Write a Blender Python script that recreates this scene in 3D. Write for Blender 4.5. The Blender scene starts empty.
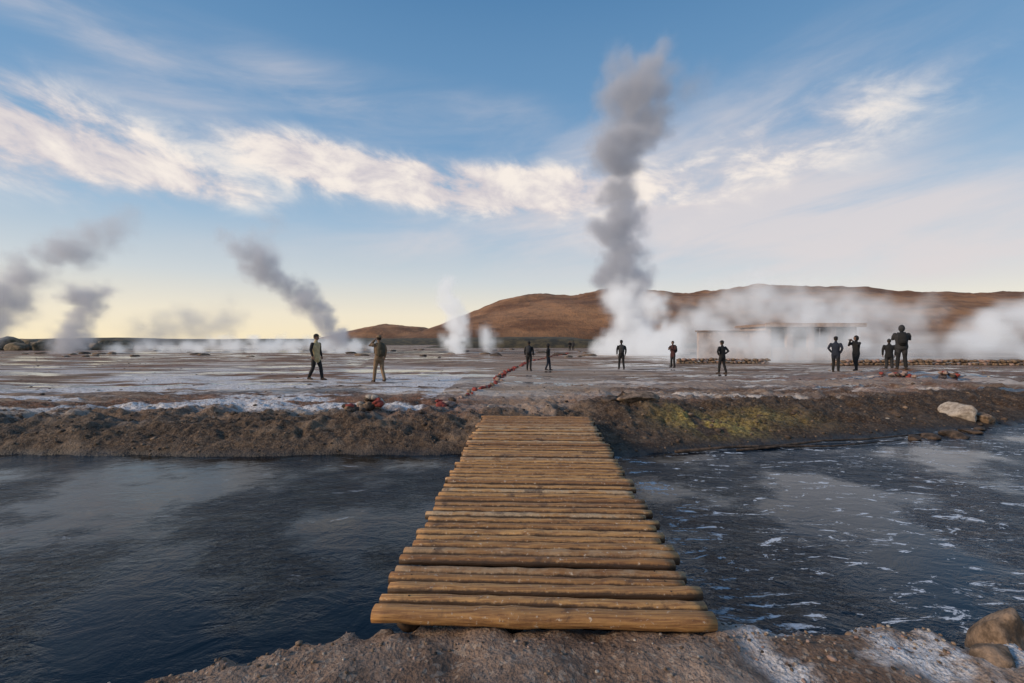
import bpy, bmesh, math, random
import numpy as np
from mathutils import Vector, Matrix
random.seed(7); RNG=np.random.default_rng(7)
S=bpy.context.scene
S.view_settings.view_transform='Standard'; S.view_settings.look='None'; S.view_settings.exposure=0

# ---------------------------------------------------------------- noise
PERM=RNG.random((256,256))
def vn(x,y):
    xi=np.floor(x).astype(int); yi=np.floor(y).astype(int)
    fx=x-xi; fy=y-yi; fx=fx*fx*(3-2*fx); fy=fy*fy*(3-2*fy)
    g=lambda a,b:PERM[a%256,b%256]
    return (g(xi,yi)*(1-fx)+g(xi+1,yi)*fx)*(1-fy)+(g(xi,yi+1)*(1-fx)+g(xi+1,yi+1)*fx)*fy
def fbm(x,y,o=5,g=0.5):
    s=0;a=1;t=0
    for i in range(o):
        s=s+a*vn(x*2**i+17.3*i,y*2**i+9.1*i); t+=a; a*=g
    return s/t
def sst(a,b,x):
    t=np.clip((x-a)/(b-a),0,1); return t*t*(3-2*t)

# ---------------------------------------------------------------- node helper
class NB:
    def __init__(s,nt): s.nt=nt; s.n=nt.nodes; s.l=nt.links
    def new(s,t,**k):
        n=s.n.new(t)
        for a,b in k.items(): setattr(n,a,b)
        return n
    def put(s,sock,v):
        if hasattr(v,'is_output'): s.l.new(v,sock)
        else: sock.default_value=v
    def m(s,op,a,b=None,c=None,clamp=False):
        n=s.new('ShaderNodeMath',operation=op,use_clamp=clamp)
        s.put(n.inputs[0],a)
        if b is not None: s.put(n.inputs[1],b)
        if c is not None: s.put(n.inputs[2],c)
        return n.outputs[0]
    def vm(s,op,a,b=None):
        n=s.new('ShaderNodeVectorMath',operation=op); s.put(n.inputs[0],a)
        if b is not None: s.put(n.inputs[3 if op=='SCALE' else 1],b)
        return n.outputs[1] if op in('LENGTH','DISTANCE') else n.outputs[0]
    def mix(s,f,a,b,bt='MIX'):
        n=s.new('ShaderNodeMix',data_type='RGBA',blend_type=bt)
        s.put(n.inputs[0],f)
        s.put(n.inputs[6],a if hasattr(a,'is_output') else (*a[:3],1))
        s.put(n.inputs[7],b if hasattr(b,'is_output') else (*b[:3],1))
        return n.outputs[2]
    def mr(s,v,a,b,c=0,d=1,smooth=True):
        n=s.new('ShaderNodeMapRange'); n.interpolation_type='SMOOTHSTEP' if smooth else 'LINEAR'
        s.put(n.inputs[0],v)
        for i,q in enumerate((a,b,c,d)): n.inputs[i+1].default_value=q
        return n.outputs[0]
    def noise(s,vec,scale,detail=5,rough=0.55,dist=0,col=False):
        n=s.new('ShaderNodeTexNoise')
        if vec is not None: s.put(n.inputs['Vector'],vec)
        n.inputs['Scale'].default_value=scale; n.inputs['Detail'].default_value=detail
        n.inputs['Roughness'].default_value=rough; n.inputs['Distortion'].default_value=dist
        return n.outputs[1] if col else n.outputs[0]
    def mapping(s,vec,loc=(0,0,0),scale=(1,1,1),rot=(0,0,0)):
        n=s.new('ShaderNodeMapping'); s.put(n.inputs[0],vec)
        n.inputs[1].default_value=loc; n.inputs[2].default_value=rot; n.inputs[3].default_value=scale
        return n.outputs[0]
    def xyz(s,v):
        n=s.new('ShaderNodeSeparateXYZ'); s.put(n.inputs[0],v); return n.outputs
    def comb(s,x,y,z):
        n=s.new('ShaderNodeCombineXYZ')
        for i,q in enumerate((x,y,z)): s.put(n.inputs[i],q)
        return n.outputs[0]
    def bump(s,h,st,dist,prev=None):
        n=s.new('ShaderNodeBump'); s.put(n.inputs['Height'],h)
        n.inputs['Strength'].default_value=st; n.inputs['Distance'].default_value=dist
        if prev is not None: s.put(n.inputs['Normal'],prev)
        return n.outputs[0]
def newmat(name):
    m=bpy.data.materials.new(name); m.use_nodes=True
    nb=NB(m.node_tree); p=m.node_tree.nodes['Principled BSDF']
    return m,nb,p
def objco(nb): return nb.new('ShaderNodeTexCoord').outputs['Object']
def geopos(nb): return nb.new('ShaderNodeNewGeometry').outputs['Position']

def mkmesh(name,verts,faces,mat=None,smooth=True,mats=None,mi=None,parent=None):
    me=bpy.data.meshes.new(name); me.from_pydata([tuple(v) for v in verts],[],faces)
    if mat: me.materials.append(mat)
    if mats:
        for q in mats: me.materials.append(q)
    if mi is not None: me.polygons.foreach_set('material_index',np.array(mi,dtype=np.int32))
    if smooth: me.polygons.foreach_set('use_smooth',np.ones(len(me.polygons),dtype=bool))
    me.update()
    ob=bpy.data.objects.new(name,me); S.collection.objects.link(ob)
    if parent: ob.parent=parent
    return ob
def empty(name,loc=(0,0,0)):
    e=bpy.data.objects.new(name,None); e.location=loc; S.collection.objects.link(e); return e

# ---------------------------------------------------------------- camera
cam=bpy.data.objects.new('camera',bpy.data.cameras.new('camera')); S.collection.objects.link(cam)
cam.data.lens=16; cam.data.sensor_width=36; cam.data.clip_end=9000; cam.data.clip_start=0.05
cam.location=(0,0,1.6); cam.rotation_euler=(math.radians(90),0,0); S.camera=cam

# ---------------------------------------------------------------- sun + sky
SUN_AZ=-112; SUN_EL=24   # degrees, azimuth from +Y toward +X
sun=bpy.data.objects.new('sun',bpy.data.lights.new('sun','SUN')); S.collection.objects.link(sun)
sun.data.energy=3.1; sun.data.angle=math.radians(14); sun.data.color=(1,0.78,0.55)
a,e=math.radians(SUN_AZ),math.radians(SUN_EL)
sd=Vector((math.sin(a)*math.cos(e),math.cos(a)*math.cos(e),math.sin(e)))
sun.rotation_euler=sd.to_track_quat('Z','Y').to_euler()

W=bpy.data.worlds.new('World'); S.world=W; W.use_nodes=True
nb=NB(W.node_tree); bg=W.node_tree.nodes['Background']
sky=nb.new('ShaderNodeTexSky'); sky.sky_type='NISHITA'; sky.sun_disc=False
sky.sun_elevation=e; sky.sun_rotation=a; sky.altitude=4300; sky.air_density=1.0; sky.dust_density=0.6; sky.ozone_density=1.5
d=nb.vm('NORMALIZE',nb.new('ShaderNodeTexCoord').outputs['Generated'])
x,y,z=nb.xyz(d)
az=nb.m('ARCTAN2',x,y)
tel=nb.m('DIVIDE',z,nb.m('SQRT',nb.m('ADD',nb.m('ADD',nb.m('MULTIPLY',x,x),nb.m('MULTIPLY',y,y)),1e-4)))
telp=nb.m('MAXIMUM',tel,0.0)
cr=nb.new('ShaderNodeValToRGB'); nb.put(cr.inputs[0],nb.m('MULTIPLY',telp,1.0))
els=cr.color_ramp.elements
stops=[(0.0,(1.0,0.82,0.53)),(0.055,(0.94,0.83,0.63)),(0.13,(0.67,0.71,0.71)),(0.24,(0.38,0.54,0.70)),(0.42,(0.19,0.37,0.60)),(0.75,(0.10,0.25,0.47)),(1.0,(0.09,0.23,0.45))]
while len(els)<len(stops): els.new(0.5)
for el,(p,c) in zip(els,stops): el.position=p; el.color=(*c,1)
grad=nb.vm('SCALE',cr.outputs[0],10.0)
base=nb.mix(0.88,sky.outputs[0],grad)
def blob(a0,t0,wa,wt,sl,amp):
    da=nb.m('SUBTRACT',az,a0)
    u=nb.m('DIVIDE',da,wa)
    v=nb.m('DIVIDE',nb.m('SUBTRACT',nb.m('SUBTRACT',tel,t0),nb.m('MULTIPLY',da,sl)),wt)
    r=nb.m('ADD',nb.m('MULTIPLY',u,u),nb.m('MULTIPLY',v,v))
    return nb.m('MULTIPLY',nb.m('EXPONENT',nb.m('MULTIPLY',r,-1.0)),amp)
vec=nb.comb(nb.m('MULTIPLY',az,5.5),nb.m('ADD',nb.m('MULTIPLY',tel,9.5),nb.m('MULTIPLY',az,1.3)),0.3)
f1=nb.noise(vec,1.45,8,0.60,0.3)
vec2=nb.comb(nb.m('MULTIPLY',az,2.2),nb.m('SUBTRACT',nb.m('MULTIPLY',tel,8),nb.m('MULTIPLY',az,1.2)),2.3)
f2=nb.noise(vec2,1.5,6,0.58,0.4)
blobs=[(-0.84,0.315,0.22,0.080,-0.04,1.9),(-0.60,0.285,0.14,0.032,-0.10,0.9),
 (-0.44,0.37,0.12,0.050,-0.1,1.2),(-0.28,0.35,0.19,0.048,-0.05,1.4),(-0.05,0.335,0.24,0.056,0.0,1.6),(0.13,0.325,0.16,0.05,0.1,1.0),
 (0.42,0.33,0.26,0.09,0.25,0.8),(0.67,0.38,0.18,0.09,0.15,0.4)]
tot=None
for b in blobs:
    q=blob(*b); tot=q if tot is None else nb.m('ADD',tot,q)
c1=nb.mr(nb.m('MULTIPLY',tot,nb.m('ADD',nb.m('MULTIPLY',nb.m('SUBTRACT',f1,0.5),3.4),0.85)),0.12,1.3)
wis=None
for b in [(0.62,0.22,0.32,0.06,-0.03,1.0),(0.75,0.13,0.3,0.04,0.02,1.1),(-0.75,0.50,0.24,0.07,-0.2,0.7),(-0.4,0.50,0.22,0.07,-0.3,0.6),
          (-0.3,0.20,0.4,0.07,0.05,0.5),(0.55,0.47,0.34,0.12,0.2,0.55),(-0.05,0.50,0.3,0.07,-0.2,0.45),(0.35,0.26,0.5,0.15,0.0,1.0),(-0.6,0.38,0.3,0.06,-.1,.4)]:
    q=blob(*b); wis=q if wis is None else nb.m('ADD',wis,q)
c2=nb.m('MULTIPLY',nb.mr(nb.m('MULTIPLY',wis,nb.m('ADD',nb.m('MULTIPLY',nb.m('SUBTRACT',f2,0.5),2.1),0.8)),0.08,1.3),0.82)
ccol=nb.mix(nb.mr(f1,0.38,0.66),(6.5,6.0,6.3),(9.6,8.7,7.9))
s1=nb.mix(c2,base,(7.4,6.8,6.8))
s2=nb.mix(nb.m('MULTIPLY',c1,0.95),s1,ccol)
nb.put(bg.inputs[0],s2); bg.inputs[1].default_value=0.1
try: W.cycles.sampling_method='MANUAL'; W.cycles.sample_map_resolution=512
except Exception: pass

# ---------------------------------------------------------------- terrain
def yfar(x): return np.interp(x,[-60,-20,-9,0,2,5.8,8.5,13,30,60],[7.4,7.8,8.1,8.2,8.1,9.2,10,11.4,17,24])+0.25*(fbm(x*0.8,x*0+3,4)-0.5)
def ynear(x): return np.interp(x,[-60,-20,-6,-3,-1.9,-1.3,-0.8,0,1.2,2.4,2.9,3.3,5,8,20,60],[-0.4,0.4,1.3,1.85,2.42,2.78,2.95,3.0,2.92,2.85,2.72,2.55,2.35,2.5,3.5,6])
def height(x,y,detail=True):
    n1=fbm(x*0.35,y*0.35,4)-0.5; n2=fbm(x*2.2+5,y*2.2,5)-0.5; n3=fbm(x*9,y*9+7,4)-0.5
    yf=yfar(x)+0.45*n2; w=np.where(x<1,2.3,3.3)
    t=(y-yf)/w
    hf=-0.47+0.47*(1-np.exp(-np.clip(t,0,9)*3.6))/(1)
    hf=np.where(t<0,-0.47+np.clip(t,-1,0)*0.8,hf)
    gate=np.clip(t*4,0,1)*np.exp(-np.clip(t-1,0,20)*0.8)
    hf=hf+gate*(0.40*n2+0.17*n3)
    yn=ynear(x)+0.30*n2+0.16*n3
    tn=(yn-y)/0.28
    hn=np.where(tn>0,-0.47+0.375*(1-np.exp(-np.clip(tn,0,30)*3.2)),-0.47+np.clip(tn,-1,0)*0.4)
    hn=hn+np.clip(tn,0,1)*(0.09*n2+0.08*n3)
    h=np.where(y>5.2,hf,hn)
    h=h+0.30*np.exp(-((x-2.8)**2/1.3+(y-10.6)**2/0.8))+0.10*np.exp(-((x-6)**2/14+(y-12)**2/2.))
    h=h+0.42*np.exp(-((x-17)**2/14+(y-19.3)**2/5))+0.12*np.exp(-((x+3.0)**2/1+(y-9.8)**2/0.6))
    pl=sst(11,16,y)
    h=h+pl*(0.16*n1+0.04*n2)*(1-sst(60,140,y))
    k=np.exp(-(((x-0.47)/1.3)**4+((y-9.1)/0.45)**4)); h=h*(1-k)+0.03*k
    k=np.exp(-(((x-0.17)/1.15)**6+((y-2.95)/0.30)**4)); h=h*(1-k)+np.minimum(h,-0.10)*k
    return h
def H(x,y): return float(height(np.array([float(x)]),np.array([float(y)]))[0])
def axis(dense0,dense1,step,lo,hi,g=1.07):
    a=list(np.arange(dense0,dense1,step)); s=step; v=a[-1]
    while v<hi: s*=g; v+=s; a.append(v)
    s=step; v=a[0]; b=[]
    while v>lo: s*=g*1.02; v-=s; b.append(v)
    return np.array(b[::-1]+a)
xs=axis(-13,15,0.05,-3500,3500,1.06); ys=axis(1.9,13,0.04,-400,5000,1.045)
X,Y=np.meshgrid(xs,ys); Z=height(X,Y)
nx,ny=len(xs),len(ys); print('terrain',nx,ny)
V=np.stack([X,Y,Z],-1).reshape(-1,3)
ii=np.arange((ny-1)*(nx-1)); r=ii//(nx-1); c=ii%(nx-1); i0=r*nx+c
F=np.stack([i0,i0+1,i0+nx+1,i0+nx],-1)
me=bpy.data.meshes.new('ground'); me.vertices.add(len(V)); me.vertices.foreach_set('co',V.ravel())
me.loops.add(F.size); me.loops.foreach_set('vertex_index',F.ravel().astype(np.int32))
me.polygons.add(len(F)); me.polygons.foreach_set('loop_start',(np.arange(len(F))*4).astype(np.int32))
me.update(calc_edges=True); me.polygons.foreach_set('use_smooth',np.ones(len(F),dtype=bool))
yf=yfar(X); t=(Y-yf)
n=fbm(X*0.9,Y*0.9+30,5)
bank=np.where(Y>5.2,1-sst(1.3,2.7,t+1.8*(n-0.5)-np.where(X>1,1.1,0.0)),0)
bank=np.maximum(bank,np.where(Y<5.2,1-sst(-0.40,-0.24,Z),0))
ns=fbm(X*0.30+3,Y*1.0+11,6,0.62)
salt=sst(0.46,0.53,ns)*sst(10.3,11.2,Y)*(1-sst(19,34,Y))*np.where(X<-2.2,1,0.15)*(1-bank)
salt=np.maximum(salt,0.85*sst(0.44,0.54,fbm(X*2.3,Y*2.3+4,5,0.6))*sst(1.15,1.5,X)*(1-sst(3.4,3.8,X))*(Y<4)*(Z>-0.3))
alg=np.exp(-((X-4.3)**2/0.9+(Y-9.75)**2/0.25))*sst(0.4,0.52,fbm(X*3,Y*3,4))*1.5
alg=np.maximum(alg,0.6*np.exp(-((X-5.8)**2/1.2+(Y-10.4)**2/0.25)))
alg=np.clip(alg,0,1)
path=np.exp(-((X-0.5-0.05*(Y-9))**2/(2+0.06*(Y-9)**2)))*sst(8.6,10,Y)*(1-sst(26,45,Y))
col=np.stack([bank,salt,alg,path],-1).reshape(-1)
at=me.color_attributes.new('masks','FLOAT_COLOR','POINT'); at.data.foreach_set('color',col.astype(np.float32))
ground=bpy.data.objects.new('ground',me); S.collection.objects.link(ground)

m,nb,p=newmat('geothermal_soil'); P=geopos(nb)
at=nb.new('ShaderNodeAttribute',attribute_name='masks'); sc=nb.new('ShaderNodeSeparateColor'); nb.put(sc.inputs[0],at.outputs['Color'])
bk,sa,al=sc.outputs; pa=at.outputs['Alpha']
px,py,pz=nb.xyz(P)
near=nb.mr(py,5,7,1,0)
nl=nb.noise(nb.mapping(P,scale=(0.16,0.50,0)),1,7,0.70,0.6)
nm=nb.noise(P,1.4,6,0.65); nf=nb.noise(P,14,5,0.7); ng=nb.noise(P,60,2,0.6)
vo=nb.new('ShaderNodeTexVoronoi'); nb.put(vo.inputs[0],P); vo.inputs['Scale'].default_value=38
c=nb.mix(nb.mr(nl,0.42,0.60),(0.135,0.072,0.042),(0.44,0.30,0.205))
c=nb.mix(nb.m('MULTIPLY',nb.mr(nm,0.5,0.62),0.75),c,(0.15,0.085,0.052))
w1=nb.mr(nb.noise(nb.mapping(P,loc=(7,3,0),scale=(0.10,0.36,0)),1,7,0.72,1.0),0.525,0.565)
c=nb.mix(nb.m('MULTIPLY',w1,0.9),c,(0.74,0.65,0.58))
r1=nb.mr(nb.noise(nb.mapping(P,loc=(1,9,0),scale=(0.05,0.22,0)),1,7,0.68,0.5),0.50,0.55)
c=nb.mix(nb.m('MULTIPLY',r1,0.85),c,nb.mix(nb.mr(nm,.4,.6),(0.11,0.05,0.028),(0.28,0.12,0.06)))
pud=nb.m('MULTIPLY',nb.mr(nb.noise(nb.mapping(P,loc=(4,2,0),scale=(0.12,0.42,0)),1,5,0.62,0.6),0.54,0.56),nb.mr(py,13,16))
c=nb.mix(nb.m('MULTIPLY',pa,0.6),c,(0.44,0.33,0.245))
c=nb.mix(nb.m('MULTIPLY',near,0.85),c,nb.mix(nb.mr(nm,.4,.6),(0.16,0.10,0.07),(0.37,0.26,0.195)))
c=nb.mix(nb.m('MULTIPLY',sa,nb.mr(nf,0.32,0.52)),c,(0.88,0.87,0.89))
c=nb.mix(pud,c,(0.07,0.06,0.06))
bc=nb.mix(nb.mr(nf,0.4,0.65),(0.04,0.023,0.014),(0.17,0.105,0.06))
bc=nb.mix(nb.mr(nm,0.50,0.66),bc,(0.25,0.17,0.11))
bc=nb.mix(nb.mr(px,0.5,2.5,0,0.55),bc,nb.mix(1,bc,(.3,.25,.22),'MULTIPLY'))
c=nb.mix(nb.m('MULTIPLY',bk,0.95),c,bc)
c=nb.mix(al,c,nb.mix(nb.mr(nf,0.4,0.6),(0.14,0.10,0.02),(0.50,0.38,0.12)))
c=nb.mix(nb.mr(ng,0.3,0.72,0.0,0.55),c,nb.mix(1.0,c,(0.32,0.30,0.29),'MULTIPLY'))
peb=nb.new('ShaderNodeSeparateColor'); nb.put(peb.inputs[0],vo.outputs['Color'])
c=nb.mix(nb.m('MULTIPLY',nb.mr(peb.outputs[0],0.8,0.9,0,0.4),nb.m('SUBTRACT',1.0,nb.m('MULTIPLY',bk,.6))),c,(0.46,0.38,0.31))
wet=nb.mr(pz,-0.47,-0.30,1,0)
c=nb.mix(nb.m('MULTIPLY',wet,0.85),c,(0.014,0.010,0.008))
nb.put(p.inputs['Base Color'],c)
nb.put(p.inputs['Roughness'],nb.m('SUBTRACT',nb.mr(wet,0,1,0.9,0.4),nb.m('MULTIPLY',pud,0.78)))
b=nb.bump(nf,0.9,0.07); b=nb.bump(vo.outputs['Distance'],0.5,0.02,b); b=nb.bump(nm,0.6,0.18,b)
st=nb.m('SUBTRACT',1.0,pud)
for nd in list(m.node_tree.nodes):
    if nd.bl_idname=='ShaderNodeBump':
        q=nd.inputs['Strength'].default_value; nb.put(nd.inputs['Strength'],nb.m('MULTIPLY',st,q))
nb.put(p.inputs['Normal'],b); me.materials.append(m); SOIL=m

# ---------------------------------------------------------------- water
m,nb,p=newmat('river_water'); P=geopos(nb)
n1=nb.noise(nb.mapping(P,scale=(1.0,1.6,1)),2.3,5,0.6,0.8)
n2=nb.noise(nb.mapping(P,scale=(1,1.3,1)),12,4,0.65,0.6)
n3=nb.noise(P,0.6,4,0.55)
px,py,pz=nb.xyz(P)
bed=nb.mix(nb.mr(nb.noise(P,1.3,7,0.72,0.6),0.42,0.65),(0.0004,0.0015,0.003),(0.010,0.012,0.010))
bed=nb.mix(nb.mr(px,1,5,0,0.7),bed,(0.002,0.014,0.032))
fo=nb.noise(nb.mapping(P,scale=(0.9,2.4,1),rot=(0,0,0.18)),1.7,9,0.70,1.8)
fz=nb.m('MULTIPLY',nb.mr(px,1.2,2.0),nb.mr(fo,0.575,0.605))
fo3=nb.noise(P,7,5,.7,.4); fz=nb.m('MULTIPLY',fz,nb.mr(fo3,.42,.52))
fo2=nb.noise(nb.mapping(P,loc=(4,4,0),scale=(0.9,2.4,1)),1.2,8,0.68,0.8)
fz2=nb.m('MULTIPLY',nb.mr(px,-1.2,-2.2),nb.mr(fo2,0.64,0.68,0,0.4))
fz=nb.m('MAXIMUM',fz,fz2)
bed=nb.mix(nb.m('MULTIPLY',fz,0.85),bed,(0.70,0.74,0.80))
nb.put(p.inputs['Base Color'],bed); p.inputs['IOR'].default_value=1.33
p.inputs['Specular Tint'].default_value=(0.33,0.62,0.95,1)
nb.put(p.inputs['Roughness'],nb.m('ADD',nb.mr(n3,0.4,0.6,0.01,0.04),nb.m('MULTIPLY',fz,0.5)))
b1=nb.new('ShaderNodeBump'); nb.put(b1.inputs['Height'],n1); b1.inputs['Distance'].default_value=.065; nb.put(b1.inputs['Strength'],nb.mr(n3,.42,.60,.12,.8))
b2=nb.new('ShaderNodeBump'); nb.put(b2.inputs['Height'],n2); b2.inputs['Distance'].default_value=.020; nb.put(b2.inputs['Strength'],nb.mr(n3,.42,.58,.10,1.0)); nb.put(b2.inputs['Normal'],b1.outputs[0])
nb.put(p.inputs['Normal'],b2.outputs[0])
wx=np.linspace(-70,70,60); wy=np.linspace(-1.0,26,14)
vv=[(x,y,-0.45) for y in wy for x in wx]; ff=[(j*60+i,j*60+i+1,(j+1)*60+i+1,(j+1)*60+i) for j in range(13) for i in range(59)]
mkmesh('water',vv,ff,m)

# ---------------------------------------------------------------- rocks helper
def ico(sub=2):
    bm=bmesh.new(); bmesh.ops.create_icosphere(bm,subdivisions=sub,radius=1)
    v=np.array([q.co[:] for q in bm.verts]); f=[[w.index for w in q.verts] for q in bm.faces]; bm.free(); return v,f
ICO={k:ico(k) for k in (1,2,3,4)}
def rockgeo(sub,size,seed):
    v,f=ICO[sub]; rg=np.random.default_rng(seed); v=v.copy()
    for k in range(7):
        nrm=rg.normal(size=3); nrm/=np.linalg.norm(nrm); dd=v@nrm; lim=0.55+0.3*rg.random()
        v-=np.outer(np.clip(dd-lim,0,None),nrm)*0.85
    o=rg.random(3)*50
    nn=fbm(v[:,0]*1.7+o[0]+v[:,2]*1.3,v[:,1]*1.7+o[1]+v[:,2]*0.7,4)-0.5
    v=v*(1+0.5*nn)[:,None]
    a=rg.random()*6.28; R=np.array([[math.cos(a),-math.sin(a),0],[math.sin(a),math.cos(a),0],[0,0,1]])
    return (v*np.array(size))@R.T,f
def multi(name,items,mats,smooth=True):
    VV=[];FF=[];MI=[];o=0
    for (v,f,mi) in items:
        VV.append(v); FF+= [[i+o for i in q] for q in f]; MI+=[mi]*len(f); o+=len(v)
    return mkmesh(name,np.concatenate(VV),FF,mats=mats,mi=MI,smooth=smooth)
def stonemat(name,c1,c2,sc=9,rough=0.85,bs=0.6):
    m,nb,p=newmat(name); P=geopos(nb)
    n=nb.noise(P,sc,7,0.65); n2=nb.noise(P,sc*5,5,0.7)
    c=nb.mix(nb.mr(n,0.38,0.62),c1,c2); c=nb.mix(nb.mr(n2,0.35,0.7,0,0.5),c,nb.mix(1,c,(.4,.38,.36),'MULTIPLY'))
    nb.put(p.inputs['Base Color'],c); p.inputs['Roughness'].default_value=rough
    b=nb.bump(n,bs,0.04); b=nb.bump(n2,bs,0.012,b); nb.put(p.inputs['Normal'],b); return m
ROCK=stonemat('brown_rock',(0.10,0.065,0.04),(0.32,0.22,0.15))
DARK=stonemat('dark_rock',(0.03,0.02,0.014),(0.12,0.08,0.055))
PALE=stonemat('pale_rock',(0.26,0.21,0.17),(0.52,0.45,0.38))
RED=stonemat('red_painted_stone',(0.20,0.03,0.025),(0.36,0.07,0.05))
PINK=stonemat('pink_stone',(0.28,0.17,0.13),(0.42,0.30,0.25))

it=[]
for i in range(2700):
    k=random.random()
    if k<0.6:
        x=random.uniform(-2.6,4.2); y=float(ynear(np.array([x]))[0])-abs(random.gauss(0,0.35))+0.05; s=random.uniform(0.004,0.014)*(1 if random.random()<.96 else 2.2)
        mi=random.choice([0,0,1,2,3,0])
        if -0.9<x<1.25 and y>2.6: continue
    else:
        x=random.uniform(-12,15); y=float(yfar(np.array([x]))[0])+random.uniform(0.1,2.4); s=random.uniform(0.014,0.038)*(1 if random.random()<.93 else 2.4)
        if abs(x-0.45)<1.2 and y<9.3: continue
        mi=random.choice([0,0,1,1,1,1])
    v,f=rockgeo(1,(s*random.uniform(.8,1.4),s,s*.65),i)
    it.append((v+np.array([x,y,H(x,y)+s*0.1]),f,mi))
multi('gravel',it,[ROCK,DARK,PALE,PINK])
it=[]
for i in range(500):
    y=10.5+35*random.random()**1.6; x=random.uniform(-1.1,1.1)*y; s=random.uniform(0.02,0.07)
    v,f=rockgeo(1,(s*1.3,s,s*.6),i+9000); it.append((v+np.array([x,y,H(x,y)]),f,random.choice([0,1,1,2])))
multi('scattered_stones',it,[ROCK,DARK,PALE])

pts=[(-1.62,11.9),(-1.45,13.0),(-1.15,15),(-0.75,17.5),(-0.45,21),(0.1,27),(1.4,36),(4.5,50),(8.0,62)]
it=[]; k=0
for a,b in zip(pts[:-1],pts[1:]):
    L=math.dist(a,b); nst=int(L/0.23)
    for j in range(nst):
        t=(j+random.random()*.8)/nst; x=a[0]+(b[0]-a[0])*t+random.gauss(0,.08)+.12*math.sin(k*.11); y=a[1]+(b[1]-a[1])*t+random.gauss(0,.08)
        s=random.uniform(.04,.11)
        v,f=rockgeo(2,(s*1.2,s,s*.8),k+300); k+=1
        it.append((v+np.array([x,y,H(x,y)+s*.4]),f,0 if random.random()<.62 else random.choice([1,2,3])))
multi('path_marker_stones',it,[RED,PINK,DARK,ROCK])
def cairn(name,cx,cy,n,rad,hh,pal,seed):
    rg=random.Random(seed); it=[]
    for i in range(n):
        t=i/n; rr=rad*(1-t*.8)*rg.random()**.5; a=rg.random()*6.28; s=rg.uniform(.07,.13)*(1-.3*t)
        x=cx+math.cos(a)*rr*1.5; y=cy+math.sin(a)*rr*.8
        v,f=rockgeo(2,(s*1.25,s,s*.75),seed*100+i); it.append((v+np.array([x,y,H(x,y)+s*.35+hh*t*(1-rr/rad*.6)]),f,rg.choice(pal)))
    return multi(name,it,[RED,PINK,DARK,PALE,ROCK])
cairn('stone_cairn',-3.15,10.2,26,0.27,0.30,[0,1,2,3,4,2],3)
cairn('stone_cairn',-3.45,9.75,12,0.22,0.10,[2,4,2,0],4)
cairn('stone_cairn',-1.75,11.4,16,0.26,0.12,[0,1,4,0],5)
cairn('stone_cairn',15.3,18.0,26,0.55,0.08,[0,0,1,2],6)
cairn('stone_cairn',17.0,17.8,18,0.45,0.08,[0,1,0,2],8)
def boulder(name,x,y,size,mat,seed,sink=.3,sub=4,z=None):
    v,f=rockgeo(sub,size,seed); return mkmesh(name,v+np.array([x,y,(H(x,y)+size[2]*(1-sink)-size[2]*.5) if z is None else z]),f,mat)
boulder('boulder',11.2,11.4,(0.46,0.32,0.30),PALE,11)
boulder('boulder',11.6,11.2,(0.36,0.3,0.16),ROCK,12)
boulder('boulder',2.9,10.5,(0.5,0.28,0.14),ROCK,13)
boulder('boulder',2.3,10.6,(0.28,0.2,0.12),DARK,14)
boulder('boulder',3.04,2.82,(0.24,0.15,0.27),ROCK,15,z=-.32)
boulder('boulder',2.9,2.62,(0.12,0.10,0.16),DARK,16,z=-.33)
boulder('boulder',2.6,2.45,(0.14,0.08,0.05),ROCK,17)
for i,(x,y,s) in enumerate([(8.9,9.7,.16),(9.6,9.9,.22),(10.3,10.25,.14),(8.4,9.5,.12),(10.8,10.5,.1),(2.2,8.6,.14)]):
    v,f=rockgeo(3,(s*1.6,s,s*.5),60+i); mkmesh('shore_stone',v+np.array([x,y,-.42]),f,DARK)
def tube(pts,radii,seg=10,ref=(0,1,0),cap=0.6):
    pts=[np.array(q,float) for q in pts]; rad=[(r,r) if not isinstance(r,tuple) else r for r in radii]
    if cap:
        t0=pts[0]-pts[1]; t0/=np.linalg.norm(t0)+1e-9; t1=pts[-1]-pts[-2]; t1/=np.linalg.norm(t1)+1e-9
        r0=min(rad[0])*cap; r1=min(rad[-1])*cap
        pts=[pts[0]+t0*r0,pts[0]+t0*r0*.7]+pts+[pts[-1]+t1*r1*.7,pts[-1]+t1*r1]
        s=lambda r,k:(r[0]*k,r[1]*k)
        rad=[s(rad[0],.25),s(rad[0],.7)]+rad+[s(rad[-1],.7),s(rad[-1],.25)]
    V=[];F=[]; n=len(pts)
    for i in range(n):
        t=pts[min(i+1,n-1)]-pts[max(i-1,0)]; t/=np.linalg.norm(t)+1e-9
        rf=np.array(ref,float)
        if abs(t@rf)>.93: rf=np.array((1,0,0.)) if abs(t[0])<.9 else np.array((0,0,1.))
        u=np.cross(rf,t); u/=np.linalg.norm(u); w=np.cross(t,u)
        for k in range(seg):
            a=2*math.pi*k/seg; V.append(pts[i]+u*math.cos(a)*rad[i][0]+w*math.sin(a)*rad[i][1])
    for i in range(n-1):
        for k in range(seg):
            a=i*seg+k; b=i*seg+(k+1)%seg; F.append([a,b,b+seg,a+seg])
    F.append(list(range(seg))[::-1]); F.append([(n-1)*seg+k for k in range(seg)])
    return np.array(V),F
it=[(*tube([(3.0,8.35,-.42),(4.1,8.62,-.40),(5.2,8.82,-.42),(6.3,9.2,-.40),(7.2,9.35,-.41),(9.2,9.95,-.40)],[.03,.026,.03,.024,.022,.012]),0),
    (*tube([(4.2,8.5,-.43),(5.1,8.72,-.41),(6.2,8.8,-.42),(8.0,9.3,-.41)],[.02,.024,.018,.01]),0)]
multi('driftwood_pole',it,[DARK])

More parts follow.
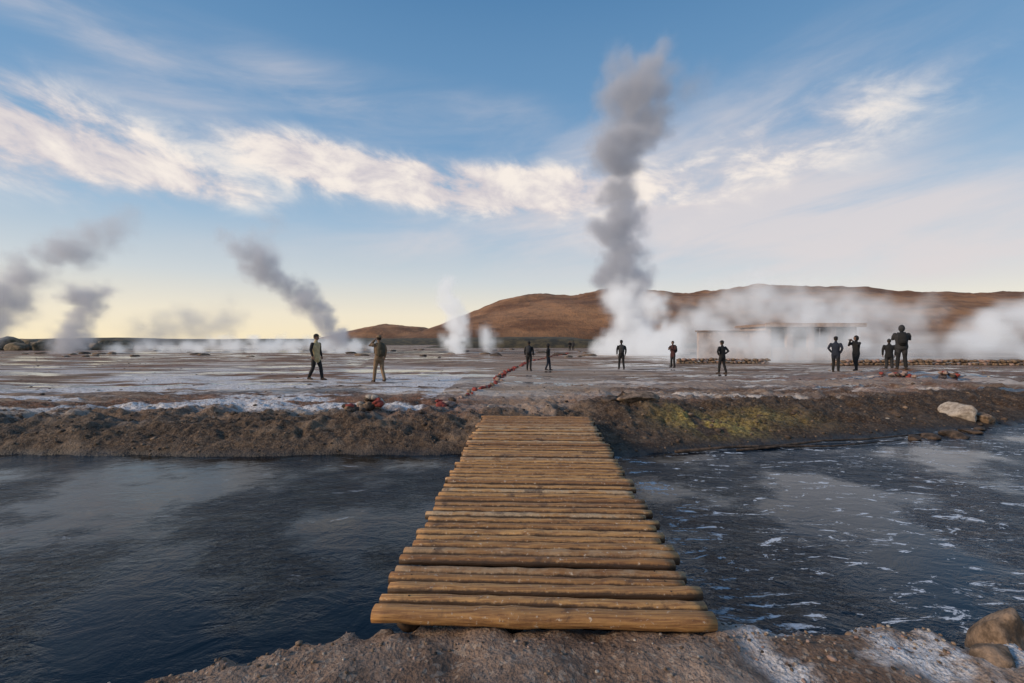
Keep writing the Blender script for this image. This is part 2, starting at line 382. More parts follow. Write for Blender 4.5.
# ---------------------------------------------------------------- footbridge
bridge=empty('wooden_footbridge',(0,0,0))
m,nb,p=newmat('weathered_log'); tc=nb.new('ShaderNodeTexCoord').outputs['Object']
va=nb.new('ShaderNodeAttribute',attribute_name='var'); vs=nb.new('ShaderNodeSeparateColor'); nb.put(vs.inputs[0],va.outputs['Color'])
off=nb.vm('ADD',nb.mapping(tc,scale=(0.9,18,18)),nb.comb(nb.m('MULTIPLY',vs.outputs[0],37),0,0))
gr=nb.noise(off,3,7,0.7,0.4); bl=nb.noise(nb.vm('ADD',tc,nb.comb(nb.m('MULTIPLY',vs.outputs[0],50),0,0)),4.5,6,0.7,0.3); sp=nb.noise(tc,30,5,0.7)
c=nb.mix(nb.mr(gr,0.32,0.64),(0.22,0.095,0.032),(0.62,0.34,0.12))
c=nb.mix(nb.mr(vs.outputs[1],0,1,0,0.8),c,nb.mix(1,c,(0.50,0.41,0.34),'MULTIPLY'))
c=nb.mix(nb.m('MULTIPLY',nb.mr(vs.outputs[2],0.5,1,0,0.8),nb.mr(bl,.38,.6)),c,(0.54,0.40,0.25))
c=nb.mix(nb.mr(bl,0.54,0.68,0,0.8),c,(0.085,0.043,0.022))
c=nb.mix(nb.mr(sp,0.60,0.68,0,0.7),c,(0.66,0.56,0.44))
# gap shade painted onto the flanks, tops left clear (stored per vertex)
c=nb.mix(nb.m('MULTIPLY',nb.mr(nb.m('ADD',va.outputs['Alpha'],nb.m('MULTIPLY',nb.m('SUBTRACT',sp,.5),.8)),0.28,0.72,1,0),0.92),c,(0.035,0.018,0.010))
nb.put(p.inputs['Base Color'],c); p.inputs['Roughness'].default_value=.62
b=nb.bump(gr,.7,.012); b=nb.bump(sp,.5,.008,b); nb.put(p.inputs['Normal'],b); LOG=m
m,nb,p=newmat('dark_wet_timber'); tc=objco(nb)
nb.put(p.inputs['Base Color'],nb.mix(nb.mr(nb.noise(tc,8,5,.6),.4,.6),(.02,.012,.007),(.06,.035,.02))); p.inputs['Roughness'].default_value=.7; BEAM=m
A=np.array([0.165,2.70,-0.035]); B=np.array([0.47,8.95,0.085])
NL=52; VV=[];FF=[];CC=[];o=0; SEG=16
axd=(B-A)/np.linalg.norm(B-A); side=np.array([axd[1],-axd[0],0]); side/=np.linalg.norm(side)
for i in range(NL):
    t=i/(NL-1); c0=A+(B-A)*t+axd*random.gauss(0,.006)
    Wd=1.0+0.07*t; l=Wd+random.uniform(-.05,.03); r_=Wd+random.uniform(-.045,.045)
    R=random.uniform(.038,.047)
    if i==0: R=.054; l=1.0; r_=1.02
    yaw=random.gauss(0,.006)+(.010 if i<3 else 0); cz=random.gauss(0,.005); bend=random.gauss(0,.006); tap=random.uniform(-.2,.2)
    M=25; knots=[random.uniform(-.9,.9) for _ in range(3)]; cv=(random.random(),random.random(),random.random())
    for j in range(M):
        s=-1+2*j/(M-1); ln=s*(l if s<0 else r_)
        cc=c0+side*ln+axd*(yaw*ln+bend*(s*s)+random.gauss(0,.0018))+np.array([0,0,cz+random.gauss(0,.0018)])
        rr=R*(1+tap*s*.5)*(1+sum(.12*math.exp(-((s-k)/.05)**2) for k in knots))*(1+random.gauss(0,.022))
        for k in range(SEG):
            a_=2*math.pi*k/SEG; e_=.95 if j in(0,M-1) else 1
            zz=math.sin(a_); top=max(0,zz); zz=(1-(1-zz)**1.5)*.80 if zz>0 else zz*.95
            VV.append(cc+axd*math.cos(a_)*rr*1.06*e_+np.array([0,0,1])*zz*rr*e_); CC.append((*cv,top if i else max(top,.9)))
    for j in range(M-1):
        for k in range(SEG):
            a_=o+j*SEG+k; b_=o+j*SEG+(k+1)%SEG; FF.append([a_,a_+SEG,b_+SEG,b_])
    FF.append([o+k for k in range(SEG)]); FF.append([o+(M-1)*SEG+k for k in range(SEG)][::-1]); o+=M*SEG
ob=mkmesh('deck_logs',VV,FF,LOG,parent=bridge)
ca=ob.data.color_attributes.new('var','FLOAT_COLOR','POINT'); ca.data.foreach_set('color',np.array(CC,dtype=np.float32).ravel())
it=[]
for s in(-.82,0,.82):
    it.append((*tube([A+side*s+np.array([0,.14,-.125]),(A+B)/2+side*s+np.array([0,0,-.135]),B+side*s+np.array([0,0,-.125])],[.085,.09,.085],12),0))
ob=multi('support_beams',it,[BEAM]); ob.parent=bridge
it=[]
for i in range(NL):
    for s in(-.82,.82):
        c0=A+(B-A)*(i/(NL-1))+side*(s+random.gauss(0,.02)); v,f=ICO[1]
        it.append((v*np.array([.007,.007,.004])+c0+np.array([0,0,.036]),f,0))
ob=multi('nail_heads',it,[DARK]); ob.parent=bridge

# ---------------------------------------------------------------- hills
def hill(name,x0,x1,y0,y1,prof,mat,nx=260,ny=60,rough=1.0,seed=0):
    xs=np.linspace(x0,x1,nx); ys=np.linspace(0,1,ny); X,T=np.meshgrid(xs,ys)
    Yy=y0+(y1-y0)*T; pr=np.interp(X,[q[0] for q in prof],[q[1] for q in prof])
    sh=np.sin(np.clip(T,0,1)*math.pi)**0.8
    n=fbm(X*.012+seed,Yy*.012,6,.55)-.5
    Zz=pr*sh*(1+0.35*n*rough)+ (fbm(X*.05+seed,Yy*.05,5)-.5)*4*rough*sh*(pr/40) -1.0
    V=np.stack([X,Yy,Zz],-1).reshape(-1,3); F=[[j*nx+i,j*nx+i+1,(j+1)*nx+i+1,(j+1)*nx+i] for j in range(ny-1) for i in range(nx-1)]
    return mkmesh(name,V,F,mat)
m,nb,p=newmat('hill_soil'); P=geopos(nb)
n=nb.noise(nb.mapping(P,scale=(.012,.02,.05)),1,8,.62,.6); n2=nb.noise(P,.09,7,.7)
c=nb.mix(nb.mr(n,.36,.64),(.15,.065,.030),(.36,.18,.085))
c=nb.mix(nb.mr(n2,.5,.68,0,.6),c,(.10,.05,.03)); c=nb.mix(nb.mr(nb.xyz(P)[2],2,14,.55,0),c,(.08,.048,.028))
nb.put(p.inputs['Base Color'],c); p.inputs['Roughness'].default_value=.95
nb.put(p.inputs['Normal'],nb.bump(n2,.8,5)); HILL=m
hill('hill',-170,820,380,900,[(-170,0),(-120,9),(-70,36),(-10,58),(60,68),(130,74),(230,69),(300,73),(420,75),(560,68),(650,70),(760,50),(820,0)],HILL)
hill('hill',-330,-60,620,900,[(-330,0),(-290,12),(-210,32),(-150,26),(-60,0)],HILL,seed=5)
m2=stonemat('distant_scrub',(.03,.026,.014),(.11,.08,.035),.4)
hill('distant_ridge',-420,60,200,260,[(-420,5),(-300,3.5),(-200,4.6),(-150,3.5),(-60,4),(0,5.5),(30,5),(60,0)],m2,rough=1.6,seed=9)
hill('distant_ridge',-30,110,110,130,[(-30,0),(-14,2.4),(0,3.6),(12,3.4),(30,2.6),(80,2),(110,0)],m2,rough=1.6,seed=12)
it=[]
for i in range(26):
    x=-88+random.uniform(-14,10); y=84+random.uniform(-3,8); s=random.uniform(.8,2.0)
    v,f=rockgeo(3,(s*1.8,s*1.3,s),i+700); it.append((v+np.array([x,y,s*.3]),f,0))
multi('rock_outcrop',it,[stonemat('outcrop_rock',(.07,.055,.03),(.26,.19,.12),1.2)])
it=[]
for i in range(110):
    x=random.uniform(-75,30); y=random.uniform(45,95); s=random.uniform(.15,.45)
    v,f=rockgeo(2,(s*2.2,s*1.3,s*.6),i+800); it.append((v+np.array([x,y,s*.1]),f,random.choice([0,1])))
multi('geyser_mound_rocks',it,[ROCK,DARK])

# ---------------------------------------------------------------- bathhouse + walls
WALL=stonemat('adobe_wall',(.30,.20,.15),(.50,.36,.28),2.0,.9,.4)
ROOF=stonemat('roof_boards',(.20,.12,.08),(.33,.21,.14),3)
bh=empty('stone_bathhouse',(0,0,0))
def box(name,cx,cy,cz,sx,sy,sz,mat,parent,bev=.03):
    bm=bmesh.new(); bmesh.ops.create_cube(bm,size=1)
    for v in bm.verts: v.co=Vector((v.co.x*sx,v.co.y*sy,v.co.z*sz))
    bmesh.ops.bevel(bm,geom=bm.edges[:],offset=bev,segments=2,affect='EDGES')
    me=bpy.data.meshes.new(name); bm.to_mesh(me); bm.free(); me.materials.append(mat)
    ob=bpy.data.objects.new(name,me); ob.location=(cx,cy,cz); S.collection.objects.link(ob)
    if parent: ob.parent=parent
    return ob
yb=38
box('left_wall',18.3,yb,1.2,5.6,.35,2.4,WALL,bh); box('left_cap',18.3,yb,2.46,5.9,.5,.12,ROOF,bh)
box('back_wall',24.7,yb+4,1.4,7.2,.3,2.8,WALL,bh); box('end_wall',28.45,yb+2,1.4,.3,3.66,2.8,WALL,bh); box('end_wall_inner',21.25,yb+2,1.4,.3,3.66,2.8,WALL,bh)
for i,xx in enumerate((21.3,23.1,24.9,26.7,28.4)): box('pier_%d'%(i+1),xx,yb,1.4,.5,.4,2.8,WALL,bh)
for i,xx in enumerate((22.2,24.0,25.8,27.55)): box('parapet_%d'%(i+1),xx,yb,.55,1.28 if i<3 else 1.18,.25,1.1,WALL,bh)
box('roof',24.9,yb+1.95,2.93,8.2,5.2,.22,ROOF,bh); box('roof_fascia',24.9,yb-.72,2.95,8.3,.1,.34,WALL,bh)
def wall(name,p0,p1,h,th,mat,seed):
    it=[]; rg=random.Random(seed); L=math.dist(p0,p1); n=int(L/.32); rows=max(1,int(h/.2))
    for r_ in range(rows):
        for j in range(n):
            t=(j+.5*(r_%2)+rg.uniform(-.2,.2))/n; x=p0[0]+(p1[0]-p0[0])*t; y=p0[1]+(p1[1]-p0[1])*t
            k=rg.uniform(.7,1.15); v,f=rockgeo(2,(.22*k,th*.5,.13*k),seed*1000+r_*n+j); it.append((v+np.array([x,y,H(x,y)+.08+r_*.2]),f,rg.choice([0,1,2,2])))
    return multi(name,it,[mat,PINK,ROCK])
wall('dry_stone_wall',(22,31),(36,30),.6,.5,ROCK,21)
wall('dry_stone_wall',(12.0,33),(19,33.5),.45,.5,ROCK,22)

# ---------------------------------------------------------------- people
def fabric(name,c,rough=.85):
    m,nb,p=newmat(name); tc=objco(nb); n=nb.noise(tc,9,4,.6,.5); w=nb.noise(tc,60,3,.6)
    nb.put(p.inputs['Base Color'],nb.mix(nb.mr(n,.35,.65),tuple(q*.7 for q in c),c)); p.inputs['Roughness'].default_value=rough
    b=nb.bump(n,.6,.03); nb.put(p.inputs['Normal'],nb.bump(w,.2,.004,b)); return m
BLACK=fabric('black_cloth',(.010,.010,.012)); NAVY=fabric('navy_cloth',(.012,.018,.036)); GREY=fabric('grey_cloth',(.03,.03,.034))
TAN=fabric('tan_cloth',(.20,.13,.075)); KHAKI=fabric('khaki_cloth',(.26,.17,.10)); CREAM=fabric('cream_cloth',(.52,.41,.22))
MAROON=fabric('maroon_cloth',(.06,.018,.018)); SKIN=fabric('skin',(.26,.145,.10),.55); HAIR=fabric('dark_hair',(.02,.014,.01)); BOOT=fabric('boot_leather',(.05,.03,.02))
OLIVE=fabric('olive_cloth',(.06,.05,.03))
LIP=fabric('lips',(.25,.09,.08)); fa_lip=8
def person(x,y,h,face,coat,pants,sleeve=None,head='cap',hatmat=None,pose='stand',pack=None,stride=0.0,z=None,bulk=1.0,lean=0.0):
    sleeve=sleeve or coat; hatmat=hatmat or BLACK
    mats=[coat,pants,sleeve,SKIN,HAIR,hatmat,BOOT,pack or BLACK]
    C,Pn,SL,SK,HR,HT,BT,PK=range(8)
    segs=[]; parts=[]; extra=[]
    def add(pts,rad,mat,ref=(0,1,0),ex=False,seg=14):
        v,f=tube(pts,rad,seg,ref); (extra if ex else parts).append((v,f,mat))
        if not ex:
            rr=[max(q) if isinstance(q,tuple) else q for q in rad]
            for a,b,r0,r1 in zip(pts[:-1],pts[1:],rr[:-1],rr[1:]): segs.append((np.array(a,float),np.array(b,float),r0,r1,mat))
    B=bulk
    for s in(-1,1):
        st=stride*s
        hip=(.09*s,0,.90); kn=(.105*s,-.16*st-.02-.05*abs(st),.49); an=(.115*s+.02*s*(1-abs(stride)),-.33*st+(.03 if st<0 else 0),.09+(.03 if st<-.3 else 0))
        mid=tuple((a+b)/2 for a,b in zip(hip,kn)); cal=tuple(a*.65+b*.35 for a,b in zip(kn,an))
        add([hip,mid,kn,cal,(an[0],an[1],an[2]+.02)],[.100,.090,.068,.068,.058],Pn)
        add([(an[0],an[1]+.045,an[2]-.035),(an[0],an[1]-.03,an[2]-.03),(an[0]+.015*s,an[1]-.13,an[2]-.05),(an[0]+.02*s,an[1]-.19,an[2]-.058)],[(.042,.05),(.045,.055),(.05,.036),(.036,.024)],BT,ref=(0,0,1))
    ly=-lean
    add([(0,.0,.84),(0,0,.93),(0,ly*.3,1.05),(0,ly*.6,1.2),(0,ly*.9,1.32),(0,ly,1.41),(0,ly,1.46)],[(.172*B,.125*B),(.175*B,.130*B),(.160*B,.122*B),(.178*B,.132*B),(.195*B,.132*B),(.165,.105),(.085,.08)],C)
    add([(0,ly,1.43),(0,ly-.01,1.49),(0,ly-.015,1.56)],[.068,.056,.054],SK if head!='hood' else C)
    hc=np.array([0,ly-.025,1.635])
    add([hc+(0,-.008,-.105),hc+(0,-.012,-.075),hc+(0,-.004,-.03),hc+(0,.004,.02),hc+(0,.008,.06),hc+(0,.01,.09)],[(.040,.045),(.058,.075),(.070,.092),(.076,.098),(.072,.092),(.052,.066)],SK)
    extra.append((*tube([hc+(0,-.088,.012),hc+(0,-.104,-.018),hc+(0,-.112,-.034)],[.010,.014,.016],8,(1,0,0)),SK))
    for s in(-1,1):
        v,f=ICO[2]; extra.append((v*np.array([.011,.007,.008])+hc+(.031*s,-.088,.012),f,HR))
        extra.append((v*np.array([.008,.018,.03])+hc+(.078*s,.005,-.01),f,SK))
        extra.append((v*np.array([.018,.006,.004])+hc+(.031*s,-.092,.030),f,HR))
    v,f=ICO[2]; extra.append((v*np.array([.024,.007,.006])+hc+(0,-.094,-.058),f,fa_lip))
    v,f=ICO[3]; w=v*np.array([.085,.103,.105])+np.array([0,.014,.022]); w[:,2]=np.maximum(w[:,2],np.where(w[:,1]>-.02,-.06,.048)); w=w+hc
    extra.append((w,f,HR))
    if head in('cap','hat','beanie'):
        v,f=ICO[3]; w=v*np.array([.092,.108,.095])+np.array([0,.008,.052]); w[:,2]=np.maximum(w[:,2],.045); extra.append((w+hc,f,HT))
        if head=='hat': extra.append((*tube([hc+(0,.0,.044),hc+(0,0,.056)],[(.165,.175),(.155,.165)],24,(0,1,0),cap=.02),HT))
        if head=='cap': extra.append((*tube([hc+(0,-.07,.055),hc+(0,-.13,.050),hc+(0,-.165,.043)],[(.075,.012),(.068,.010),(.045,.006)],12,(0,0,1)),HT))
    if head=='hood':
        v,f=ICO[3]; w=v*np.array([.105,.115,.145])+np.array([0,.035,.0]); extra.append((w+hc,f,C))
    P_={'stand':[((.26,.02,1.17),(.25,-.06,.93))]*2,
        'walk':[((.25,.10,1.18),(.25,.02,.95)),((.25,-.08,1.18),(.23,-.24,1.00))],
        'hips':[((.36,.06,1.20),(.20,-.06,1.04))]*2,
        'photo':[((.25,-.16,1.27),(.07,-.27,1.50))]*2,
        'camera_chest':[((.27,-.08,1.20),(.07,-.27,1.26))]*2,
        'handhead':[((.26,.02,1.17),(.25,-.06,.93)),((.33,-.08,1.36),(.13,-.13,1.56))],
        'pockets':[((.29,.07,1.18),(.19,-.07,.98))]*2}[pose]
    for s,(el,wr) in zip((-1,1),P_):
        el=np.array([el[0]*s,el[1]+ly*.8,el[2]]); wr=np.array([wr[0]*s,wr[1]+ly*.8,wr[2]]); sh=np.array([.185*s,ly,1.405])
        add([sh,(sh+el)/2+(.01*s,0,0),el,(el+wr)/2,wr],[.070*B,.062*B,.054,.049,.042],SL)
        dr=(wr-el)/np.linalg.norm(wr-el); hd=wr+dr*.055
        sidev=np.cross(dr,(s,0,0)); 
        if np.linalg.norm(sidev)<.2: sidev=np.cross(dr,(0,0,1))
        sidev/=np.linalg.norm(sidev); pn=np.cross(dr,sidev)
        if pn@np.array([-s,0,0])<0: pn=-pn
        extra.append((*tube([wr-dr*.01,wr+dr*.03,wr+dr*.085],[(.024,.024),(.036,.020),(.038,.017)],10,tuple(pn)),SK))
        for k,(of,ln) in enumerate([(-.030,.066),(-.010,.076),(.010,.072),(.029,.056)]):
            b0=wr+dr*.083+sidev*of; b1=b0+dr*ln*.5+pn*ln*.12; b2=b1+dr*ln*.32+pn*ln*.28
            extra.append((*tube([b0,b1,b2],[.0095,.0088,.0072],7),SK))
        b0=wr+dr*.03-sidev*.030; b1=b0+dr*.028-sidev*.022+pn*.01; b2=b1+dr*.03-sidev*.004+pn*.014
        extra.append((*tube([b0,b1,b2],[.012,.0105,.0085],7),SK))
    if pose=='photo' or pose=='camera_chest':
        q=(np.array([0,-.33+ly*.8,1.55]) if pose=='photo' else np.array([0,-.33+ly*.8,1.31]))
        extra.append((*tube([q+(-.055,0,0),q+(.055,0,0)],[(.032,.038)]*2,10),HR)); extra.append((*tube([q+(0,-.02,0),q+(0,-.09,0)],[.030,.027],10),HR))
    if pack:
        pk=tube([(0,.17+ly,1.00),(0,.19+ly,1.08),(0,.20+ly,1.25),(0,.185+ly,1.40),(0,.16+ly,1.47)],[(.125,.07),(.15,.10),(.155,.11),(.14,.09),(.09,.05)],16)
        extra.append((*pk,PK)); extra.append((*tube([(0,.30+ly,1.06),(0,.31+ly,1.2)],[(.10,.035),(.10,.035)],12),PK))
        for s in(-1,1): extra.append((*tube([(.11*s,.14+ly,1.42),(.115*s,.03+ly,1.475),(.12*s,-.10+ly,1.42),(.125*s,-.145+ly,1.28),(.14*s,-.10+ly,1.1),(.13*s,.10+ly,1.02)],[(.024,.010)]*6,8),PK))
    VV=[];FF=[];o=0
    for v,f,mm in parts:
        VV.append(v); FF+=[[i+o for i in q] for q in f]; o+=len(v)
    tmp=mkmesh('tmp',np.concatenate(VV),FF)
    md=tmp.modifiers.new('r','REMESH'); md.mode='VOXEL'; md.voxel_size=.016; md.use_smooth_shade=True
    md=tmp.modifiers.new('s','SMOOTH'); md.factor=.5; md.iterations=4
    dg=bpy.context.evaluated_depsgraph_get(); me=bpy.data.meshes.new_from_object(tmp.evaluated_get(dg))
    bpy.data.objects.remove(tmp)
    nv=len(me.vertices); co=np.empty(nv*3); me.vertices.foreach_get('co',co); co=co.reshape(-1,3)
    F0=[list(q.vertices) for q in me.polygons]
    ctr=np.array([co[q].mean(0) for q in F0])
    best=np.full(len(F0),1e9); mi=np.zeros(len(F0),int)
    for a,b,r0,r1,mm in segs:
        ab=b-a; t=np.clip(((ctr-a)@ab)/(ab@ab+1e-12),0,1); dd=np.linalg.norm(ctr-(a+t[:,None]*ab),axis=1)-(r0+(r1-r0)*t)
        if mm==C: dd-=.012
        k=dd<best; best[k]=dd[k]; mi[k]=mm
    VV=[co];FF=F0;MI=list(mi);o=nv
    for v,f,mm in extra:
        VV.append(v); FF=FF+[[i+o for i in q] for q in f]; MI+=[mm]*len(f); o+=len(v)
    V=np.concatenate(VV)
    ob=mkmesh('person',V,FF,mats=mats+[LIP],mi=MI)
    k=h/1.75; ob.scale=(k,k,k); ob.rotation_euler=(0,0,math.radians(face)); ob.location=(x,y,(H(x,y) if z is None else z)-.005)
    return ob
person(-7.93,18.4,1.86,75,CREAM,BLACK,sleeve=BLACK,head='cap',pose='stand',stride=.55)
person(-5.27,18.05,1.86,-140,TAN,KHAKI,head='hat',hatmat=TAN,pose='handhead',pack=OLIVE,stride=.5)
person(.95,25.5,1.62,165,BLACK,BLACK,head='beanie',pose='stand',stride=.3,pack=GREY)
person(2.05,25.8,1.52,80,BLACK,NAVY,head='hood',pose='pockets',stride=.35)
person(6.25,26.0,1.68,175,BLACK,BLACK,head='beanie',pose='stand',pack=GREY,stride=.3)
person(9.9,28.0,1.66,-60,MAROON,BLACK,head='none',pose='camera_chest',pack=BLACK)
person(10.35,22.4,1.64,200,BLACK,BLACK,head='cap',pose='hips',stride=.3)
person(17.0,23.9,1.86,130,NAVY,BLACK,head='beanie',pose='pockets',stride=.2)
person(18.6,24.6,1.92,-80,BLACK,BLACK,head='hood',pose='photo',stride=.4)
person(17.9,21.6,1.62,150,BLACK,GREY,head='none',pose='stand')
person(16.35,19.1,1.86,150,GREY,BLACK,head='hood',pose='camera_chest',pack=BLACK,bulk=1.2)
for (x,y,f,c) in [(9.9,78,20,BLACK),(10.6,79,160,GREY),(17.0,82,30,MAROON),(14.8,70,170,BLACK),(16.0,72,60,NAVY)]:
    person(x,y,1.72,f,c,BLACK,head='beanie',pose='pockets')

# ---------------------------------------------------------------- steam
def steammat(name,dens,col,aniso=.2,emis=0.0,ecol=(.8,.8,.9)):
    m=bpy.data.materials.new(name); m.use_nodes=True; nt=m.node_tree; nt.nodes.clear()
    o=nt.nodes.new('ShaderNodeOutputMaterial'); pv=nt.nodes.new('ShaderNodeVolumePrincipled')
    at=nt.nodes.new('ShaderNodeAttribute'); at.attribute_name='density'
    mu=nt.nodes.new('ShaderNodeMath'); mu.operation='MULTIPLY'; mu.inputs[1].default_value=dens
    nt.links.new(at.outputs['Fac'],mu.inputs[0]); nt.links.new(mu.outputs[0],pv.inputs['Density']); pv.inputs['Density Attribute'].default_value=''
    pv.inputs['Color'].default_value=(*col,1); pv.inputs['Anisotropy'].default_value=aniso
    if emis>0:  # added glow stands in for light scattered repeatedly inside the steam
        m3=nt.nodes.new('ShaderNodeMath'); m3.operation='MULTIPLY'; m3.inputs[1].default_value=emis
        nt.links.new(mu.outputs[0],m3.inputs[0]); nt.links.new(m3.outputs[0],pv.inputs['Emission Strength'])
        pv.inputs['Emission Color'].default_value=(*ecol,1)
    nt.links.new(pv.outputs[0],o.inputs['Volume'])
    try: m.cycles.volume_step_rate=4.0
    except Exception as ex: print('steprate',ex)
    return m
VX=1.7
def plume(name,spine,mat,voxel,jit=.45,warp=.85,wscale=None,npm=1.3,seed=0,contrast=1.0,ysq=.8,floor=0.0):
    rg=random.Random(seed); pts=[]; rad=[]; den=[]; voxel=voxel*VX
    for a,b in zip(spine[:-1],spine[1:]):
        L=math.dist(a[:3],b[:3]); n=max(2,int(L/max(.3,(a[3]+b[3])/2)*3.2*npm))
        for j in range(n):
            t=(j+rg.random())/n; q=[a[i]+(b[i]-a[i])*t for i in range(5)]
            rr=q[3]*rg.uniform(.42,.78); o=[rg.gauss(0,1) for _ in range(3)]; l=math.sqrt(sum(w*w for w in o)); k=rg.random()**.5*(q[3]-rr*.75)
            pts.append((q[0]+o[0]/l*k*1.1,q[1]+o[1]/l*k*ysq,max(floor,q[2]+o[2]/l*k))); rad.append(rr); den.append(q[4]*rg.uniform(.7,1.2))
    me=bpy.data.meshes.new(name); me.from_pydata(pts,[],[])
    me.attributes.new('rad','FLOAT','POINT').data.foreach_set('value',rad); me.attributes.new('den','FLOAT','POINT').data.foreach_set('value',den)
    ob=bpy.data.objects.new(name,me); S.collection.objects.link(ob)
    P=np.array(pts); R=np.array(rad)[:,None]; lo=(P-R*1.3).min(0); hi=(P+R*1.3).max(0); lo[2]=max(lo[2],-.3)
    res=[int(max(8,min(260,(hi[i]-lo[i])/voxel))) for i in range(3)]
    mr_=float(np.mean(rad))
    g=bpy.data.node_groups.new(name,'GeometryNodeTree'); g.interface.new_socket('Geometry',in_out='INPUT',socket_type='NodeSocketGeometry'); g.interface.new_socket('Geometry',in_out='OUTPUT',socket_type='NodeSocketGeometry')
    N=g.nodes; L=g.links; gi=N.new('NodeGroupInput'); go=N.new('NodeGroupOutput')
    pos=N.new('GeometryNodeInputPosition').outputs[0]
    def mt(op,a,b=None,c=None,cl=False):
        n=N.new('ShaderNodeMath'); n.operation=op; n.use_clamp=cl
        for i,q in enumerate((a,b,c)):
            if q is None: continue
            if hasattr(q,'is_output'): L.new(q,n.inputs[i])
            else: n.inputs[i].default_value=q
        return n.outputs[0]
    def vm(op,a,b=None):
        n=N.new('ShaderNodeVectorMath'); n.operation=op
        L.new(a,n.inputs[0])
        if b is not None:
            k=n.inputs[3] if op=='SCALE' else n.inputs[1]
            if hasattr(b,'is_output'): L.new(b,k)
            else: k.default_value=b
        return n.outputs[1] if op=='LENGTH' else n.outputs[0]
    def no(scale,det,rough,vec=pos):
        n=N.new('ShaderNodeTexNoise'); n.inputs['Scale'].default_value=scale; n.inputs['Detail'].default_value=det; n.inputs['Roughness'].default_value=rough; L.new(vec,n.inputs['Vector']); return n
    ws=wscale or .5/mr_
    nz=no(ws,4,.62); wv=vm('SCALE',vm('SUBTRACT',nz.outputs['Color'],(.5,.5,.5)),mr_*warp*2.8)
    p2=vm('ADD',pos,wv)
    sn=N.new('GeometryNodeSampleNearest'); sn.domain='POINT'; L.new(gi.outputs[0],sn.inputs[0]); L.new(p2,sn.inputs['Sample Position'])
    def si(kind,sock):
        n=N.new('GeometryNodeSampleIndex'); n.data_type=kind; n.domain='POINT'; L.new(gi.outputs[0],n.inputs[0]); L.new(sock,n.inputs['Value']); L.new(sn.outputs[0],n.inputs['Index']); return n.outputs[0]
    def na(nm):
        n=N.new('GeometryNodeInputNamedAttribute'); n.data_type='FLOAT'; n.inputs[0].default_value=nm; return n.outputs[0]
    cp=si('FLOAT_VECTOR',N.new('GeometryNodeInputPosition').outputs[0]); rd=si('FLOAT',na('rad')); dn=si('FLOAT',na('den'))
    dist=mt('DIVIDE',vm('LENGTH',vm('SUBTRACT',p2,cp)),rd)
    fl=mt('SUBTRACT',1.25,dist,cl=False)
    n2=no(ws*2.2,5,.65)
    er=mt('MULTIPLY',mt('SUBTRACT',n2.outputs[0],.5),2.7*contrast)
    v=mt('MULTIPLY',mt('ADD',fl,er),1.25,cl=True)
    v=mt('MULTIPLY',mt('MULTIPLY',v,v),dn)
    vc=N.new('GeometryNodeVolumeCube'); L.new(v,vc.inputs['Density'])
    vc.inputs['Min'].default_value=tuple(lo); vc.inputs['Max'].default_value=tuple(hi)
    for i,nm in enumerate(('Resolution X','Resolution Y','Resolution Z')): vc.inputs[nm].default_value=res[i]
    sm=N.new('GeometryNodeSetMaterial'); sm.inputs['Material'].default_value=mat; L.new(vc.outputs[0],sm.inputs[0]); L.new(sm.outputs[0],go.inputs[0])
    md=ob.modifiers.new('steam','NODES'); md.node_group=g; me.materials.append(mat)
    return ob
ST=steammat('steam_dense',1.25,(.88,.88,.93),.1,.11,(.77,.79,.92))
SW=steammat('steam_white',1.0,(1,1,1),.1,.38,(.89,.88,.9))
plume('geyser_steam_column',[(14,55,4,3.3,1.0),(13.8,55,6.6,3.4,1.1),(12.6,55,10.2,3.3,1.0),(13.3,55,14.5,3.2,1.0),(12.9,55,18.7,3.4,1.0),(12.0,55,23.5,3.7,.9),(13.3,55,27.2,4.8,.75),(15.4,55,31.0,5.6,.5),(15.4,55,34.5,4.0,.3),(15.2,55,36,1.6,.2)],ST,.28,seed=1)
plume('steam_puff',[(15.5,54,33,3.0,.16),(19,54,32.5,3.4,.15),(23,54,31,2.8,.1)],ST,.4,seed=2)
plume('fumarole_steam',[(11.5,53,.5,2.8,1.2),(14.5,53,1.5,3.8,1.4),(18,53,1.0,2.8,1.0),(13.5,53,6.0,3.4,1.2)],SW,.28,seed=3)
plume('fumarole_steam',[(-21.7,60,1,2.3,1.0),(-25.3,60,5.0,2.2,1.0),(-28.6,60,8,2.5,.8),(-32.6,60,10.9,2.8,.6),(-36,60,13.5,2.8,.35),(-38,60,15.5,2.0,.2)],ST,.26,seed=4)
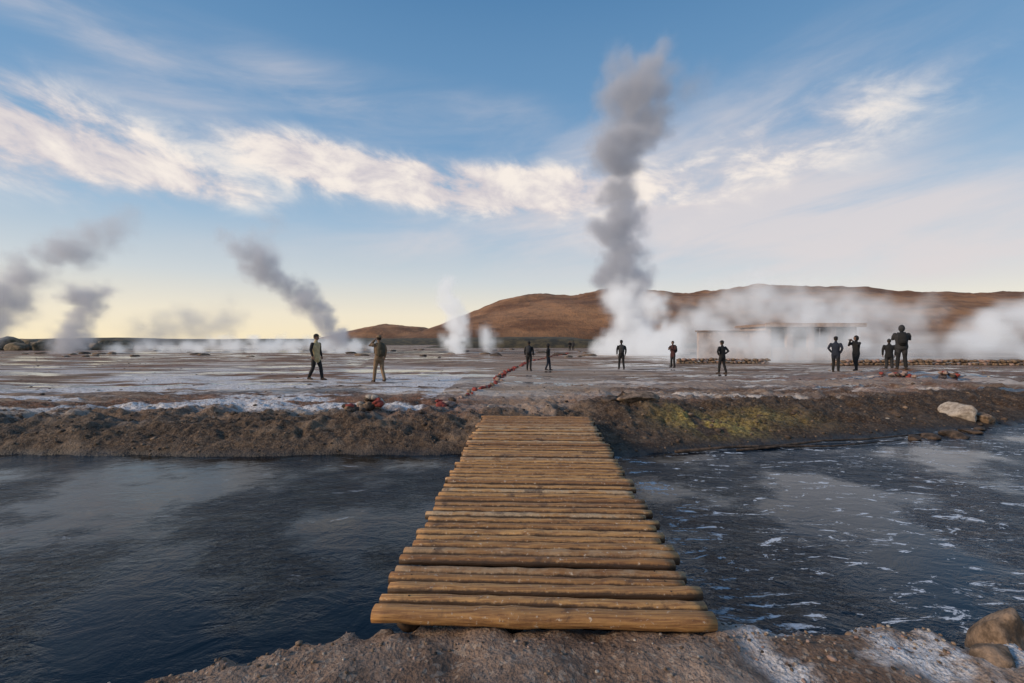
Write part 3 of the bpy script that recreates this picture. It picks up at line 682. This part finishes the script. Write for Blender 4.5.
plume('fumarole_steam',[(-32,60,11,2.2,.3),(-33,60,15,2.3,.2),(-31,60,18,1.8,.12)],ST,.4,seed=14)
plume('fumarole_steam',[(-58.6,60,1,2.5,1.0),(-57.7,60,5,2.5,.9),(-56.5,60,7.6,3.0,.8),(-53.5,60,8.5,1.8,.5)],ST,.3,seed=5)
plume('fumarole_steam',[(-71,60,1,2.6,.8),(-68,60,7,3.2,.7),(-63,60,11,3.2,.5),(-59,60,13.5,3.2,.4),(-54,60,16,3.0,.2),(-50,60,18,2.4,.1)],ST,.35,seed=6)
plume('fumarole_steam',[(-6.9,60,.8,2.8,1.3),(-6.8,60,3.5,2.5,1.1),(-8.0,60,6.8,1.9,.9),(-9.4,60,9,1.6,.6)],SW,.25,seed=7)
plume('fumarole_steam',[(-3.8,60,.8,1.8,1.0),(-3.4,60,2.8,1.4,.6)],SW,.25,seed=8)
plume('ground_steam',[(-58,64,.6,1.1,.6),(-46,64,.8,1.5,.8),(-36,64,.9,1.7,.9),(-24,64,1.0,1.9,.9),(-18,64,.5,1.2,.5)],SW,.3,seed=9,npm=1.0)
plume('steam_haze',[(-54,66,2,3.0,.2),(-48,66,5,3.6,.2),(-43,66,3,3.0,.2),(-40,66,7,2.6,.14)],ST,.5,seed=10)
plume('pool_steam',[(11.5,44,1,2.4,.5),(17,44,2.5,3.0,.4),(21,44,4.0,3.2,.34),(25,44,4.8,3.4,.32),(30,44,4.2,3.2,.30),(35,44,4.8,2.8,.28),(40,44,3.5,2.6,.28)],SW,.34,seed=11,contrast=1.3)
plume('pool_steam',[(11.5,34.5,.4,1.5,.3),(15,34.5,1.2,2.1,.42),(20,34.5,1.7,2.4,.50),(24,34.5,1.6,2.3,.44),(28.5,34.5,1.5,2.0,.38),(33,34.5,1.0,1.7,.35),(40,34.5,1.0,1.6,.5)],SW,.28,seed=12,contrast=1.4)
plume('pool_steam',[(40,40,1.5,2.0,.6),(43.5,40,3.2,2.4,.7),(48,40,4,2.6,.7)],SW,.34,seed=13)
